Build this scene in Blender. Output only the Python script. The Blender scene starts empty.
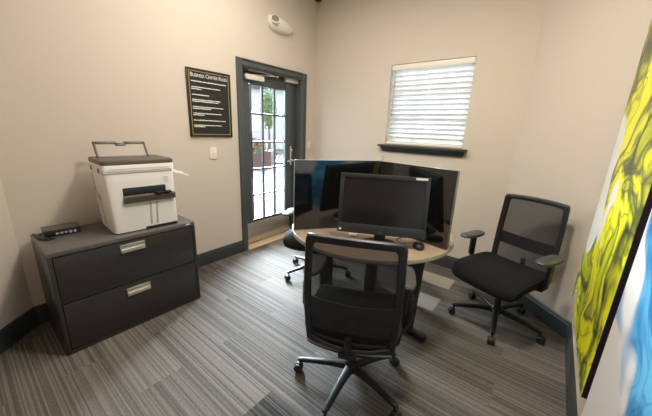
import bpy, bmesh, math, random
from math import sin, cos, pi, radians as R
from mathutils import Vector, Matrix

random.seed(7)
scene = bpy.context.scene
C = scene.collection

# ------------------------------------------------------------------ materials
def mat(name, col, rough=.5, metal=0., spec=.5, coat=0., sheen=0., noise=0., nscale=40., bump=0., bscale=200.):
    m = bpy.data.materials.new(name); m.use_nodes = True
    nt = m.node_tree; b = nt.nodes['Principled BSDF']
    b.inputs['Base Color'].default_value = (*col, 1)
    b.inputs['Roughness'].default_value = rough
    b.inputs['Metallic'].default_value = metal
    b.inputs['Specular IOR Level'].default_value = spec
    b.inputs['Coat Weight'].default_value = coat
    b.inputs['Sheen Weight'].default_value = sheen
    tc = nt.nodes.new('ShaderNodeTexCoord')
    if noise:
        n = nt.nodes.new('ShaderNodeTexNoise'); n.inputs['Scale'].default_value = nscale
        n.inputs['Detail'].default_value = 4
        nt.links.new(tc.outputs['Object'], n.inputs['Vector'])
        mr = nt.nodes.new('ShaderNodeMapRange')
        mr.inputs['To Min'].default_value = 1 - noise; mr.inputs['To Max'].default_value = 1 + noise
        nt.links.new(n.outputs['Fac'], mr.inputs['Value'])
        mx = nt.nodes.new('ShaderNodeVectorMath'); mx.operation = 'SCALE'
        mx.inputs[0].default_value = col
        nt.links.new(mr.outputs['Result'], mx.inputs['Scale'])
        nt.links.new(mx.outputs['Vector'], b.inputs['Base Color'])
    if bump:
        n2 = nt.nodes.new('ShaderNodeTexNoise'); n2.inputs['Scale'].default_value = bscale
        nt.links.new(tc.outputs['Object'], n2.inputs['Vector'])
        bp = nt.nodes.new('ShaderNodeBump'); bp.inputs['Strength'].default_value = bump
        bp.inputs['Distance'].default_value = .002
        nt.links.new(n2.outputs['Fac'], bp.inputs['Height'])
        nt.links.new(bp.outputs['Normal'], b.inputs['Normal'])
    return m

def see_through(name, col, opacity, rough=.6, glossy=False, tint=(1, 1, 1)):
    m = bpy.data.materials.new(name); m.use_nodes = True
    nt = m.node_tree; out = nt.nodes['Material Output']; b = nt.nodes['Principled BSDF']
    b.inputs['Base Color'].default_value = (*col, 1); b.inputs['Roughness'].default_value = rough
    tr = nt.nodes.new('ShaderNodeBsdfTransparent'); tr.inputs['Color'].default_value = (*tint, 1)
    mx = nt.nodes.new('ShaderNodeMixShader'); mx.inputs[0].default_value = opacity
    nt.links.new(tr.outputs[0], mx.inputs[1])
    if glossy:
        g = nt.nodes.new('ShaderNodeBsdfGlossy'); g.inputs['Roughness'].default_value = rough
        nt.links.new(g.outputs[0], mx.inputs[2])
    else:
        nt.links.new(b.outputs[0], mx.inputs[2])
    nt.links.new(mx.outputs[0], out.inputs[0])
    return m

class NB:                                    # small helper to write node graphs
    def __init__(s, m): s.nt = m.node_tree
    def n(s, t, **k):
        x = s.nt.nodes.new(t)
        for a, v in k.items(): setattr(x, a, v)
        return x
    def l(s, a, b): s.nt.links.new(a, b)
    def math(s, op, a, b=None, c=None):
        x = s.n('ShaderNodeMath', operation=op)
        for i, v in enumerate((a, b, c)):
            if v is None: continue
            if isinstance(v, (int, float)): x.inputs[i].default_value = v
            else: s.l(v, x.inputs[i])
        return x.outputs[0]
    def comb(s, x, y, z=0):
        c = s.n('ShaderNodeCombineXYZ')
        for i, v in enumerate((x, y, z)):
            if isinstance(v, (int, float)): c.inputs[i].default_value = v
            else: s.l(v, c.inputs[i])
        return c.outputs[0]
    def mix(s, f, a, b, blend='MIX'):
        x = s.n('ShaderNodeMix', data_type='RGBA', blend_type=blend)
        for i, v in ((0, f), (6, a), (7, b)):
            if isinstance(v, (int, float)): x.inputs[i].default_value = v
            elif isinstance(v, tuple): x.inputs[i].default_value = (*v, 1)
            else: s.l(v, x.inputs[i])
        return x.outputs[2]

def carpet_material():
    m = bpy.data.materials.new('carpet_plank'); m.use_nodes = True
    g = NB(m); b = m.node_tree.nodes['Principled BSDF']
    b.inputs['Roughness'].default_value = .80; b.inputs['Specular IOR Level'].default_value = .28
    tc = g.n('ShaderNodeTexCoord'); sp = g.n('ShaderNodeSeparateXYZ'); g.l(tc.outputs['Object'], sp.inputs[0])
    x, y = sp.outputs[0], sp.outputs[1]
    W = .2356
    row = g.math('FLOOR', g.math('DIVIDE', g.math('SUBTRACT', -.2555, y), W))
    odd = g.math('FLOORED_MODULO', row, 2.)
    col = g.math('FLOOR', g.math('SUBTRACT', x, g.math('ADD', .187, g.math('MULTIPLY', odd, .55))))
    wn = g.n('ShaderNodeTexWhiteNoise', noise_dimensions='2D'); g.l(g.comb(row, col), wn.inputs['Vector'])
    idv = wn.outputs['Value']
    # yarn stripes along the plank
    st = g.math('FLOOR', g.math('MULTIPLY', y, 135.))
    w2 = g.n('ShaderNodeTexWhiteNoise', noise_dimensions='2D'); g.l(g.comb(st, g.math('MULTIPLY', idv, 37.)), w2.inputs['Vector'])
    nb = g.n('ShaderNodeTexNoise'); nb.inputs['Scale'].default_value = 1.; nb.inputs['Detail'].default_value = 2.
    g.l(g.comb(g.math('ADD', g.math('MULTIPLY', x, 1.3), g.math('MULTIPLY', idv, 50.)), g.math('MULTIPLY', y, 24.)), nb.inputs['Vector'])
    nf = g.n('ShaderNodeTexNoise'); nf.inputs['Scale'].default_value = 1.; nf.inputs['Detail'].default_value = 2.
    g.l(g.comb(g.math('MULTIPLY', x, 55.), g.math('MULTIPLY', y, 210.)), nf.inputs['Vector'])
    v = g.math('ADD', .47, g.math('MULTIPLY', g.math('SUBTRACT', idv, .5), .30))
    v = g.math('ADD', v, g.math('MULTIPLY', g.math('SUBTRACT', w2.outputs['Value'], .5), .48))
    v = g.math('ADD', v, g.math('MULTIPLY', g.math('SUBTRACT', nb.outputs['Fac'], .5), .28))
    v = g.math('ADD', v, g.math('MULTIPLY', g.math('SUBTRACT', nf.outputs['Fac'], .5), .55))
    cr = g.n('ShaderNodeValToRGB'); g.l(v, cr.inputs[0])
    e = cr.color_ramp.elements
    e[0].position = 0.; e[0].color = (.022, .0195, .0175, 1)
    e[1].position = 1.; e[1].color = (.222, .195, .165, 1)
    c1 = cr.outputs[0]
    def rng(a, lo, hi):
        return g.math('MULTIPLY', g.math('GREATER_THAN', a, lo), g.math('LESS_THAN', a, hi))
    # odd planks of other shades: two pale ones by the back wall, one dark one at the front
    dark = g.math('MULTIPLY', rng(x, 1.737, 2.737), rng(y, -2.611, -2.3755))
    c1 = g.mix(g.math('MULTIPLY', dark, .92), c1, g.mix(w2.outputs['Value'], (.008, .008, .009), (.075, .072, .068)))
    pale = g.math('ADD', g.math('MULTIPLY', rng(x, 1.70, 2.187), rng(y, -.4911, -.2555)), g.math('MULTIPLY', rng(x, 1.90, 2.187), rng(y, -.9623, -.7267)))
    c1 = g.mix(g.math('MULTIPLY', pale, .8), c1, (.36, .31, .25))
    g.l(c1, b.inputs['Base Color'])
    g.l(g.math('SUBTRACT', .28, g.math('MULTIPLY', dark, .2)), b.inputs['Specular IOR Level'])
    bp = g.n('ShaderNodeBump'); bp.inputs['Strength'].default_value = .15; bp.inputs['Distance'].default_value = .002
    g.l(w2.outputs['Value'], bp.inputs['Height']); g.l(bp.outputs[0], b.inputs['Normal'])
    return m

def ink_material(name, bg, light, mid, dark, seed, holes, patch):
    """ink-in-water swirls on a white canvas (object space: y along the wall, z up)"""
    m = bpy.data.materials.new(name); m.use_nodes = True
    g = NB(m); b = m.node_tree.nodes['Principled BSDF']
    b.inputs['Roughness'].default_value = .38; b.inputs['Specular IOR Level'].default_value = .35
    tc = g.n('ShaderNodeTexCoord'); sp = g.n('ShaderNodeSeparateXYZ'); g.l(tc.outputs['Object'], sp.inputs[0])
    y, z = sp.outputs[1], sp.outputs[2]
    base = g.comb(g.math('MULTIPLY', y, .85), g.math('MULTIPLY', z, 1.0), seed)
    w = g.n('ShaderNodeTexNoise'); w.inputs['Scale'].default_value = 1.6; w.inputs['Detail'].default_value = 2.
    g.l(base, w.inputs['Vector'])
    vm = g.n('ShaderNodeVectorMath', operation='SCALE'); g.l(w.outputs['Color'], vm.inputs[0]); vm.inputs['Scale'].default_value = 1.25
    va = g.n('ShaderNodeVectorMath', operation='ADD'); g.l(base, va.inputs[0]); g.l(vm.outputs[0], va.inputs[1])
    n1 = g.n('ShaderNodeTexNoise'); n1.inputs['Scale'].default_value = 2.3; n1.inputs['Detail'].default_value = 3.; n1.inputs['Roughness'].default_value = .5
    g.l(va.outputs[0], n1.inputs['Vector'])
    n2 = g.n('ShaderNodeTexNoise'); n2.inputs['Scale'].default_value = 1.5; n2.inputs['Detail'].default_value = 1.
    va2 = g.n('ShaderNodeVectorMath', operation='ADD'); g.l(va.outputs[0], va2.inputs[0]); va2.inputs[1].default_value = (9.1, 3.3, 2.)
    g.l(va2.outputs[0], n2.inputs['Vector'])
    # thin curling veils: ridges of the two fields
    r1 = g.math('ABSOLUTE', g.math('SUBTRACT', n1.outputs['Fac'], .5))
    veil = g.math('SUBTRACT', 1., g.math('MINIMUM', g.math('MULTIPLY', r1, 21.), 1.))
    veil = g.math('POWER', veil, 1.3)
    r2 = g.math('ABSOLUTE', g.math('SUBTRACT', n2.outputs['Fac'], .47))
    veil2 = g.math('SUBTRACT', 1., g.math('MINIMUM', g.math('MULTIPLY', r2, 20.), 1.))
    cr = g.n('ShaderNodeValToRGB'); g.l(n1.outputs['Fac'], cr.inputs[0])
    e = cr.color_ramp.elements
    e[0].position = .36; e[0].color = (*mid, 1); e[1].position = .6; e[1].color = (*light, 1)
    c = g.mix(g.math('MULTIPLY', veil, .9), cr.outputs[0], dark)
    c = g.mix(g.math('MULTIPLY', veil2, .92), c, dark)
    n3 = g.n('ShaderNodeTexNoise'); n3.inputs['Scale'].default_value = 4.4; n3.inputs['Detail'].default_value = 1.
    g.l(va.outputs[0], n3.inputs['Vector'])
    r3 = g.math('ABSOLUTE', g.math('SUBTRACT', n3.outputs['Fac'], .52))
    c = g.mix(g.math('MULTIPLY', g.math('SUBTRACT', 1., g.math('MINIMUM', g.math('MULTIPLY', r3, 26.), 1.)), .55), c, dark)
    # a bare patch of canvas at one side
    py = g.math('DIVIDE', g.math('SUBTRACT', y, patch[0]), patch[2]); pz = g.math('DIVIDE', g.math('SUBTRACT', z, patch[1]), patch[3])
    pt = g.math('MAXIMUM', g.math('SUBTRACT', 1., g.math('ADD', g.math('MULTIPLY', py, py), g.math('MULTIPLY', pz, pz))), 0.)
    ho = g.n('ShaderNodeMapRange'); g.l(g.math('ADD', n2.outputs['Fac'], g.math('MULTIPLY', pt, .35)), ho.inputs['Value'])
    ho.inputs['From Min'].default_value = holes; ho.inputs['From Max'].default_value = holes + .035
    c = g.mix(ho.outputs[0], c, bg)
    # only the face of the canvas carries the picture; its wrapped sides are near black
    geo = g.n('ShaderNodeNewGeometry'); sn = g.n('ShaderNodeSeparateXYZ'); g.l(geo.outputs['True Normal'], sn.inputs[0])
    face = g.math('GREATER_THAN', g.math('ABSOLUTE', sn.outputs[0]), .6)
    c = g.mix(face, (.020, .012, .022), c)
    g.l(c, b.inputs['Base Color'])
    return m

def wood_material(name, a, bcol, sx, sy):
    m = bpy.data.materials.new(name); m.use_nodes = True
    g = NB(m); b = m.node_tree.nodes['Principled BSDF']; b.inputs['Roughness'].default_value = .42
    tc = g.n('ShaderNodeTexCoord'); mp = g.n('ShaderNodeMapping'); mp.inputs['Scale'].default_value = (sx, sy, 8)
    g.l(tc.outputs['Object'], mp.inputs[0])
    n = g.n('ShaderNodeTexNoise'); n.inputs['Scale'].default_value = 1.; n.inputs['Detail'].default_value = 5.
    g.l(mp.outputs[0], n.inputs['Vector'])
    g.l(g.mix(n.outputs['Fac'], a, bcol), b.inputs['Base Color'])
    return m

def brick_material():
    m = bpy.data.materials.new('brick'); m.use_nodes = True
    g = NB(m); b = m.node_tree.nodes['Principled BSDF']; b.inputs['Roughness'].default_value = .9
    tc = g.n('ShaderNodeTexCoord'); sp = g.n('ShaderNodeSeparateXYZ'); g.l(tc.outputs['Object'], sp.inputs[0])
    t = g.n('ShaderNodeTexBrick'); t.inputs['Scale'].default_value = 4.
    t.inputs['Color1'].default_value = (.05, .014, .012, 1); t.inputs['Color2'].default_value = (.035, .012, .010, 1)
    t.inputs['Mortar'].default_value = (.045, .042, .04, 1)
    g.l(g.comb(g.math('ADD', sp.outputs[0], sp.outputs[1]), sp.outputs[2]), t.inputs['Vector']); g.l(t.outputs['Color'], b.inputs['Base Color'])
    return m

WALL = mat('painted_wall', (.61, .532, .450), .8, spec=.25, bump=.15, bscale=260)
CEIL = mat('ceiling_paint', (.45, .40, .34), .9, spec=.1, noise=.03)
TRIM = mat('charcoal_trim', (.040, .046, .046), .42, noise=.08)
DOORP = mat('door_paint', (.066, .077, .077), .36, noise=.06)
CARPET = carpet_material()
GLASS = see_through('clear_glass', (1, 1, 1), .05, .02, glossy=True, tint=(.97, .99, .98))
STEEL = mat('brushed_steel', (.60, .55, .48), .32, .9, noise=.06, nscale=90)
CHROME = mat('satin_chrome', (.72, .70, .67), .22, 1., noise=.03)
TAN = wood_material('threshold_wood', (.50, .36, .21), (.62, .47, .30), 4, 40)
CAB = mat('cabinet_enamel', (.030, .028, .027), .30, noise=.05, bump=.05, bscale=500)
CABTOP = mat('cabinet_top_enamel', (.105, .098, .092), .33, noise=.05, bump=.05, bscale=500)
NICKEL = mat('pull_nickel', (.66, .62, .54), .35, .75, noise=.05)
PWHITE = mat('printer_white', (.83, .79, .75), .42, noise=.02)
PGREY = mat('printer_grey', (.46, .43, .40), .5, noise=.04)
PBROWN = mat('printer_dark_lid', (.078, .060, .047), .38, noise=.06)
PDARK = mat('printer_slot', (.018, .020, .026), .3, noise=.1)
TRAYF = mat('tray_edge', (.045, .034, .027), .4, noise=.05)
TRAYP = see_through('smoky_tray_panel', (.36, .29, .23), .30, .35)
BLACKP = mat('black_plastic', (.010, .010, .011), .42, noise=.08)
DARKP = mat('dark_plastic_matte', (.012, .012, .014), .55, noise=.08)
PADP = mat('arm_pad', (.062, .062, .060), .42, noise=.06)
BASEP = mat('chair_base_plastic', (.009, .0095, .011), .42, spec=.35, noise=.05)
FABRIC = mat('black_seat_fabric', (.009, .009, .009), .9, spec=.2, sheen=.0, noise=.2, nscale=300, bump=.3, bscale=600)
MESH = see_through('chair_mesh', (.008, .008, .009), .80, .9)
RUBBER = mat('caster_rubber', (.013, .013, .014), .5, noise=.1)
GREYMET = mat('grey_bar', (.20, .20, .205), .35, .6, noise=.05)
TABLE = wood_material('table_laminate', (.27, .195, .135), (.36, .27, .195), 3, 30)
EDGE = mat('table_edge', (.36, .32, .27), .4, noise=.05)
LEGM = mat('table_leg_metal', (.014, .014, .015), .4, noise=.08)
GLOSS = mat('gloss_black_panel', (.006, .007, .008), .06, spec=1., noise=.05)
TRIMSIL = mat('panel_edge', (.30, .30, .30), .3, .5, noise=.05)
BEZEL = mat('monitor_bezel', (.026, .027, .028), .42, noise=.08)
SCREEN = mat('monitor_screen', (.010, .010, .012), .22, noise=.05)
WLABEL = mat('white_label', (.80, .80, .78), .5, noise=.02)
SIGNB = mat('sign_black', (.012, .013, .012), .42, noise=.05)
GOLD = mat('sign_gold', (.50, .36, .14), .35, .6, noise=.05)
LETTER = mat('sign_letter', (.78, .76, .70), .5, noise=.02)
IVORY = mat('ivory_plastic', (.78, .70, .58), .4, noise=.02)
LENS = mat('lamp_lens', (.42, .40, .36), .12, .6, noise=.35, nscale=60)
SLAT = mat('blind_slat', (.84, .84, .83), .5, noise=.02)
_g = NB(SLAT); _b = SLAT.node_tree.nodes['Principled BSDF']; _t = _g.n('ShaderNodeBsdfTranslucent'); _t.inputs[0].default_value = (.86, .87, .88, 1)
_m = _g.n('ShaderNodeMixShader'); _m.inputs[0].default_value = .18
_g.l(_b.outputs[0], _m.inputs[1]); _g.l(_t.outputs[0], _m.inputs[2]); _g.l(_m.outputs[0], SLAT.node_tree.nodes['Material Output'].inputs[0])
RAIL = mat('blind_rail', (.78, .73, .65), .5, noise=.02)
WFRAME = mat('window_vinyl', (.35, .37, .38), .4, noise=.03)
YELLOW = ink_material('ink_yellow', (.82, .80, .76), (.86, .84, .015), (.42, .52, .01), (.014, .040, .020), 3.7, .66, (.56, .78, .36, .55))
BLUE = ink_material('ink_blue', (.80, .80, .79), (.15, .53, .82), (.025, .30, .66), (.010, .14, .42), 8.3, .43, (.56, .2, .5, .5))
PAVE = mat('pavement', (.034, .0338, .035), .9, noise=.12, nscale=1.2)
GRASS = mat('grass', (.018, .031, .008), .9, noise=.3, nscale=12)
LEAF = mat('leaf', (.050, .095, .022), .6, noise=.5, nscale=3)
BARK = mat('bark', (.06, .045, .035), .9, noise=.3)
FLOWER = mat('flower_red', (.10, .018, .020), .7, noise=.3)
BRICK = brick_material()
STUCCO = mat('stucco', (.24, .225, .22), .9, noise=.05)
GREENL = mat('port_green', (.25, .50, .22), .5, noise=.05)

# ------------------------------------------------------------------ mesh helpers
def bm_new(): return bmesh.new()

def add_box(bm, c, s, rot=None, bevel=0., seg=2):
    r = bmesh.ops.create_cube(bm, size=1.)
    vs = r['verts']
    bmesh.ops.scale(bm, vec=s, verts=vs)
    if bevel:
        es = list({e for v in vs for e in v.link_edges})
        rb = bmesh.ops.bevel(bm, geom=es, offset=bevel, segments=seg, profile=.5, affect='EDGES', clamp_overlap=True)
        vs = list({v for f in rb['faces'] for v in f.verts} | {v for v in vs if v.is_valid})
    M = Matrix.Translation(c)
    if rot is not None: M = M @ rot
    bmesh.ops.transform(bm, matrix=M, verts=vs)
    return vs

def add_prism(bm, pts, lo, hi, axis='z'):
    """extrude a 2-D outline between lo and hi along an axis"""
    def P(a, b, t):
        return {'z': (a, b, t), 'y': (a, t, b), 'x': (t, a, b)}[axis]
    v0 = [bm.verts.new(P(a, b, lo)) for a, b in pts]; v1 = [bm.verts.new(P(a, b, hi)) for a, b in pts]
    n = len(pts)
    for i in range(n):
        bm.faces.new((v0[i], v0[(i + 1) % n], v1[(i + 1) % n], v1[i]))
    bm.faces.new(v0[::-1]); bm.faces.new(v1)

def add_tube(bm, pts, r, seg=10, cap=True):
    pts = [Vector(p) for p in pts]; n = len(pts)
    rr = r if isinstance(r, (list, tuple)) else [r] * n
    rings = []; up = Vector((0, 0, 1))
    for i, p in enumerate(pts):
        t = (pts[min(i + 1, n - 1)] - pts[max(i - 1, 0)]).normalized()
        a = t.cross(up)
        if a.length < 1e-4: a = t.cross(Vector((1, 0, 0)))
        a.normalize(); b = a.cross(t)
        rings.append([bm.verts.new(p + rr[i] * (cos(2 * pi * k / seg) * a + sin(2 * pi * k / seg) * b)) for k in range(seg)])
    for i in range(n - 1):
        for k in range(seg):
            bm.faces.new((rings[i][k], rings[i][(k + 1) % seg], rings[i + 1][(k + 1) % seg], rings[i + 1][k]))
    if cap:
        bm.faces.new(rings[0]); bm.faces.new(rings[-1][::-1])

def add_lathe(bm, prof, c=(0, 0, 0), seg=32, M=None):
    """profile of (radius, height) turned round z"""
    rings = []
    for r, z in prof:
        rings.append([(Vector((r * cos(2 * pi * k / seg), r * sin(2 * pi * k / seg), z))) for k in range(seg)])
    vr = []
    for ring in rings:
        row = []
        for p in ring:
            if M is not None: p = M @ p
            row.append(bm.verts.new(p + Vector(c)))
        vr.append(row)
    for i in range(len(vr) - 1):
        for k in range(seg):
            bm.faces.new((vr[i][k], vr[i][(k + 1) % seg], vr[i + 1][(k + 1) % seg], vr[i + 1][k]))
    bm.faces.new(vr[0][::-1]); bm.faces.new(vr[-1])

def superloop(w, d, n, k=48):
    out = []
    for i in range(k):
        t = 2 * pi * i / k; c, s = cos(t), sin(t)
        out.append((math.copysign(abs(c) ** (2 / n), c) * w / 2, math.copysign(abs(s) ** (2 / n), s) * d / 2))
    return out

def loft(bm, loops, cap=True):
    vl = [[bm.verts.new(p) for p in L] for L in loops]; n = len(vl[0])
    for i in range(len(vl) - 1):
        for k in range(n):
            bm.faces.new((vl[i][k], vl[i][(k + 1) % n], vl[i + 1][(k + 1) % n], vl[i + 1][k]))
    if cap:
        bm.faces.new(vl[0][::-1]); bm.faces.new(vl[-1])
    return vl

def obj(name, bm, m, parent=None, smooth=40, loc=None, rotz=None):
    bmesh.ops.remove_doubles(bm, verts=bm.verts, dist=1e-6)
    bmesh.ops.recalc_face_normals(bm, faces=bm.faces)
    me = bpy.data.meshes.new(name); bm.to_mesh(me); bm.free()
    for k in (m if isinstance(m, (list, tuple)) else [m]): me.materials.append(k)
    if smooth:
        for p in me.polygons: p.use_smooth = True
        me.set_sharp_from_angle(angle=R(smooth))
    o = bpy.data.objects.new(name, me); C.objects.link(o)
    if parent is not None: o.parent = parent
    if loc is not None: o.location = loc
    if rotz is not None: o.rotation_euler.z = rotz
    return o

def tag(o, label, cat, group=None):
    o['label'] = label; o['category'] = cat
    if group: o['group'] = group
    return o

def thing(name, label, cat, loc=(0, 0, 0), rotz=0., group=None):
    o = bpy.data.objects.new(name, None); C.objects.link(o)
    o.location = loc; o.rotation_euler = (0, 0, rotz)
    return tag(o, label, cat, group)

def struct(name, bm, m, label, cat, smooth=0):
    o = obj(name, bm, m, None, smooth); o['kind'] = 'structure'
    return tag(o, label, cat)

def struct_empty(name, label, cat, loc=(0, 0, 0)):
    o = thing(name, label, cat, loc); o['kind'] = 'structure'; return o

# ------------------------------------------------------------------ the room
XB, XC = 2.46, 3.096            # back wall ends at XB; right wall plane
YC = -(XC - XB)
YD = -3.09                      # left wall ends, near-left diagonal begins
YF = -4.7
H = 3.2; T = .16; HB = .145
XD = -(YF - YD)                 # diagonal meets front wall here

b = bm_new(); add_prism(b, [(-T, T), (XC + T, T), (XC + T, YF - T), (-T, YF - T)], -.12, 0)
struct('floor', b, CARPET, 'grey striped plank carpet floor of the office', 'floor')
b = bm_new(); add_prism(b, [(-T, T), (XC + T, T), (XC + T, YF - T), (-T, YF - T)], H, H + .1)
struct('ceiling', b, CEIL, 'ceiling above the office, out of the photo', 'ceiling')

DY0, DY1, DH = -1.213, -.282, 2.08    # door opening
b = bm_new()
add_box(b, (-T / 2, (YD + DY0) / 2 - .05, H / 2), (T, DY0 - YD + .1, H))
add_box(b, (-T / 2, (DY1 + T) / 2, H / 2), (T, T - DY1, H))
add_box(b, (-T / 2, (DY0 + DY1) / 2, (DH + H) / 2), (T, DY1 - DY0, H - DH))
struct('wall_left', b, WALL, 'beige wall with the glazed door and the rules sign', 'wall')

WX0, WX1, WZ0, WZ1 = 1.115, 1.995, 1.325, 2.195
b = bm_new()
add_box(b, (WX0 / 2, T / 2, H / 2), (WX0, T, H))
add_box(b, ((WX1 + XB + .1) / 2, T / 2, H / 2), (XB + .1 - WX1, T, H))
add_box(b, ((WX0 + WX1) / 2, T / 2, WZ0 / 2), (WX1 - WX0, T, WZ0))
add_box(b, ((WX0 + WX1) / 2, T / 2, (WZ1 + H) / 2), (WX1 - WX0, T, H - WZ1))
struct('wall_back', b, WALL, 'beige back wall with the small window', 'wall')

b = bm_new(); add_prism(b, [(XB, 0), (XC, YC), (XC + T, YC), (XC + T, T), (XB, T)], 0, H)
struct('wall_back_right', b, WALL, 'angled beige wall behind the right-hand chair', 'wall')
b = bm_new(); add_box(b, (XC + T / 2, (YC + YF) / 2, H / 2), (T, YC - YF, H))
struct('wall_right', b, WALL, 'beige wall carrying the two abstract canvases', 'wall')
b = bm_new(); add_prism(b, [(0, YD), (XD, YF), (0, YF), (-T, YF), (-T, YD)], 0, H)
struct('wall_near_left', b, WALL, 'angled beige wall at the lower left edge, left of the cabinet', 'wall')
b = bm_new(); add_box(b, ((XD + XC) / 2, YF - T / 2, H / 2), (XC - XD + .3, T, H))
struct('wall_front', b, WALL, 'wall behind the camera', 'wall')

def board(name, p0, p1, nrm, label):
    """skirting board from p0 to p1, nrm points into the room"""
    p0, p1, n = Vector((*p0, 0)), Vector((*p1, 0)), Vector((*nrm, 0)).normalized()
    bm = bm_new(); th = .014
    prof = [(0, 0), (th, 0), (th, HB - .03), (th * .75, HB - .022), (th * .75, HB - .010), (th * .35, HB), (0, HB)]
    L = [[p + n * (a + .0005) + Vector((0, 0, z)) for a, z in prof] for p in (p0, p1)]
    v = [[bm.verts.new(q) for q in l] for l in L]
    k = len(prof)
    for i in range(k): bm.faces.new((v[0][i], v[0][(i + 1) % k], v[1][(i + 1) % k], v[1][i]))
    bm.faces.new(v[0]); bm.faces.new(v[1][::-1])
    return struct(name, bm, TRIM, label, 'baseboard')
board('baseboard_left', (0, YD), (0, -1.283), (1, 0), 'dark baseboard between the filing cabinet and the door')
board('baseboard_left_far', (0, -.21), (0, 0), (1, 0), 'short dark baseboard between the door and the far corner')
board('baseboard_back', (0, 0), (XB, 0), (0, -1), 'dark baseboard under the window')
board('baseboard_back_right', (XB, 0), (XC, YC), (-1, -1), 'dark baseboard on the angled wall behind the right-hand chair')
board('baseboard_right', (XC, YC), (XC, YF), (-1, 0), 'dark baseboard under the canvases')
board('baseboard_near_left', (XD, YF), (0, YD), (1, 1), 'dark baseboard left of the filing cabinet')

# ------------------------------------------------------------------ door
d = struct_empty('door_1', 'dark grey glazed door with fifteen panes and steel kick plate', 'door', (0, (DY0 + DY1) / 2, 0))
dy = (DY0 + DY1) / 2
HW = (DY1 - DY0) / 2
bm = bm_new()                                        # casing + jambs, one profile
cw = .07
for s in (-1, 1):
    add_box(bm, (.009, s * (HW + cw / 2), (DH + cw) / 2), (.018, cw, DH + cw), bevel=.004)
    add_box(bm, (.022, s * (HW + cw - .008), (DH + cw) / 2), (.012, .016, DH + cw), bevel=.003)
    add_box(bm, (-T / 2, s * (HW - .008), DH / 2), (T, .016, DH))
    add_box(bm, (-.135, s * (HW - .02), DH / 2), (.02, .03, DH))
add_box(bm, (.009, 0, DH + cw / 2), (.018, 2 * HW + .002, cw), bevel=.004)
add_box(bm, (.022, 0, DH + cw - .008), (.012, 2 * HW, .016), bevel=.003)
add_box(bm, (-T / 2, 0, DH - .008), (T, 2 * HW, .016))
obj('door_frame', bm, DOORP, d)
LX = -.09                                            # room-side face of the leaf
gy0, gy1, gz0, gz1 = -1.045 - dy, -.478 - dy, .318, 1.935
lw = HW - .018
bm = bm_new()
zt, zb = DH - .02, .022
cx = LX - .0225
add_box(bm, (cx, (-lw + gy0) / 2, (zt + zb) / 2), (.045, gy0 + lw, zt - zb), bevel=.003)
add_box(bm, (cx, (lw + gy1) / 2, (zt + zb) / 2), (.045, lw - gy1, zt - zb), bevel=.003)
add_box(bm, (cx, (gy0 + gy1) / 2, (zt + gz1) / 2), (.045, gy1 - gy0, zt - gz1), bevel=.003)
add_box(bm, (cx, (gy0 + gy1) / 2, (gz0 + zb) / 2), (.045, gy1 - gy0, gz0 - zb), bevel=.003)
for s, yy in ((1, gy0), (-1, gy1)):                  # glazing bead
    add_box(bm, (LX + .003, yy + s * .008, (gz0 + gz1) / 2), (.014, .016, gz1 - gz0), bevel=.004)
for s, zz in ((1, gz0), (-1, gz1)):
    add_box(bm, (LX + .003, (gy0 + gy1) / 2, zz + s * .008), (.014, gy1 - gy0, .016), bevel=.004)
leaf = obj('door_leaf', bm, DOORP, d)
bm = bm_new()
for i in (1, 2):
    add_box(bm, (LX - .014, gy0 + (gy1 - gy0) * i / 3, (gz0 + gz1) / 2), (.026, .024, gz1 - gz0), bevel=.004)
for i in range(1, 5):
    add_box(bm, (LX - .014, (gy0 + gy1) / 2, gz0 + (gz1 - gz0) * i / 5), (.025, gy1 - gy0, .022), bevel=.004)
obj('muntin_grid', bm, DOORP, leaf)
bm = bm_new(); add_box(bm, (LX - .022, (gy0 + gy1) / 2, (gz0 + gz1) / 2), (.006, gy1 - gy0, gz1 - gz0))
obj('door_glass', bm, GLASS, leaf, smooth=0)
bm = bm_new(); add_box(bm, (LX + .002, 0, .165), (.004, 2 * lw - .05, .265), bevel=.001)
kp = obj('kick_plate', bm, STEEL, d); kp['label'] = 'brushed steel kick plate'
bm = bm_new(); add_box(bm, (-.06, 0, .008), (.20, 2 * HW, .016), bevel=.005)
th = obj('threshold', bm, TAN, d); th['label'] = 'tan threshold strip'
# closer on the hinge side, its arms and the cover at the other end
bm = bm_new()
add_box(bm, (LX + .028, -.995 - dy, 1.995), (.05, .255, .055), bevel=.008)
add_lathe(bm, [(.017, 0), (.017, .05), (.012, .056)], (LX + .03, -1.075 - dy, 1.998), 16, Matrix.Rotation(pi / 2, 3, 'X'))
cl = obj('door_closer', bm, IVORY, d); cl['label'] = 'pale door closer body'
bm = bm_new()
add_tube(bm, [(LX + .035, -1.02 - dy, 2.026), (LX + .06, -.68 - dy, 2.050)], .007, 8)
add_tube(bm, [(LX + .06, -.68 - dy, 2.050), (LX + .055, -.95 - dy, 2.066), (LX + .03, -1.09 - dy, 2.064)], .006, 8)
add_lathe(bm, [(.013, -.012), (.013, .022)], (LX + .06, -.68 - dy, 2.045), 12)
obj('closer_arm', bm, CHROME, cl)
bm = bm_new(); add_box(bm, (LX + .022, -.40 - dy, 2.045), (.044, .235, .050), bevel=.006)
bx_ = obj('door_contact_box', bm, IVORY, d); bx_['label'] = 'pale box at the top of the door'
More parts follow.
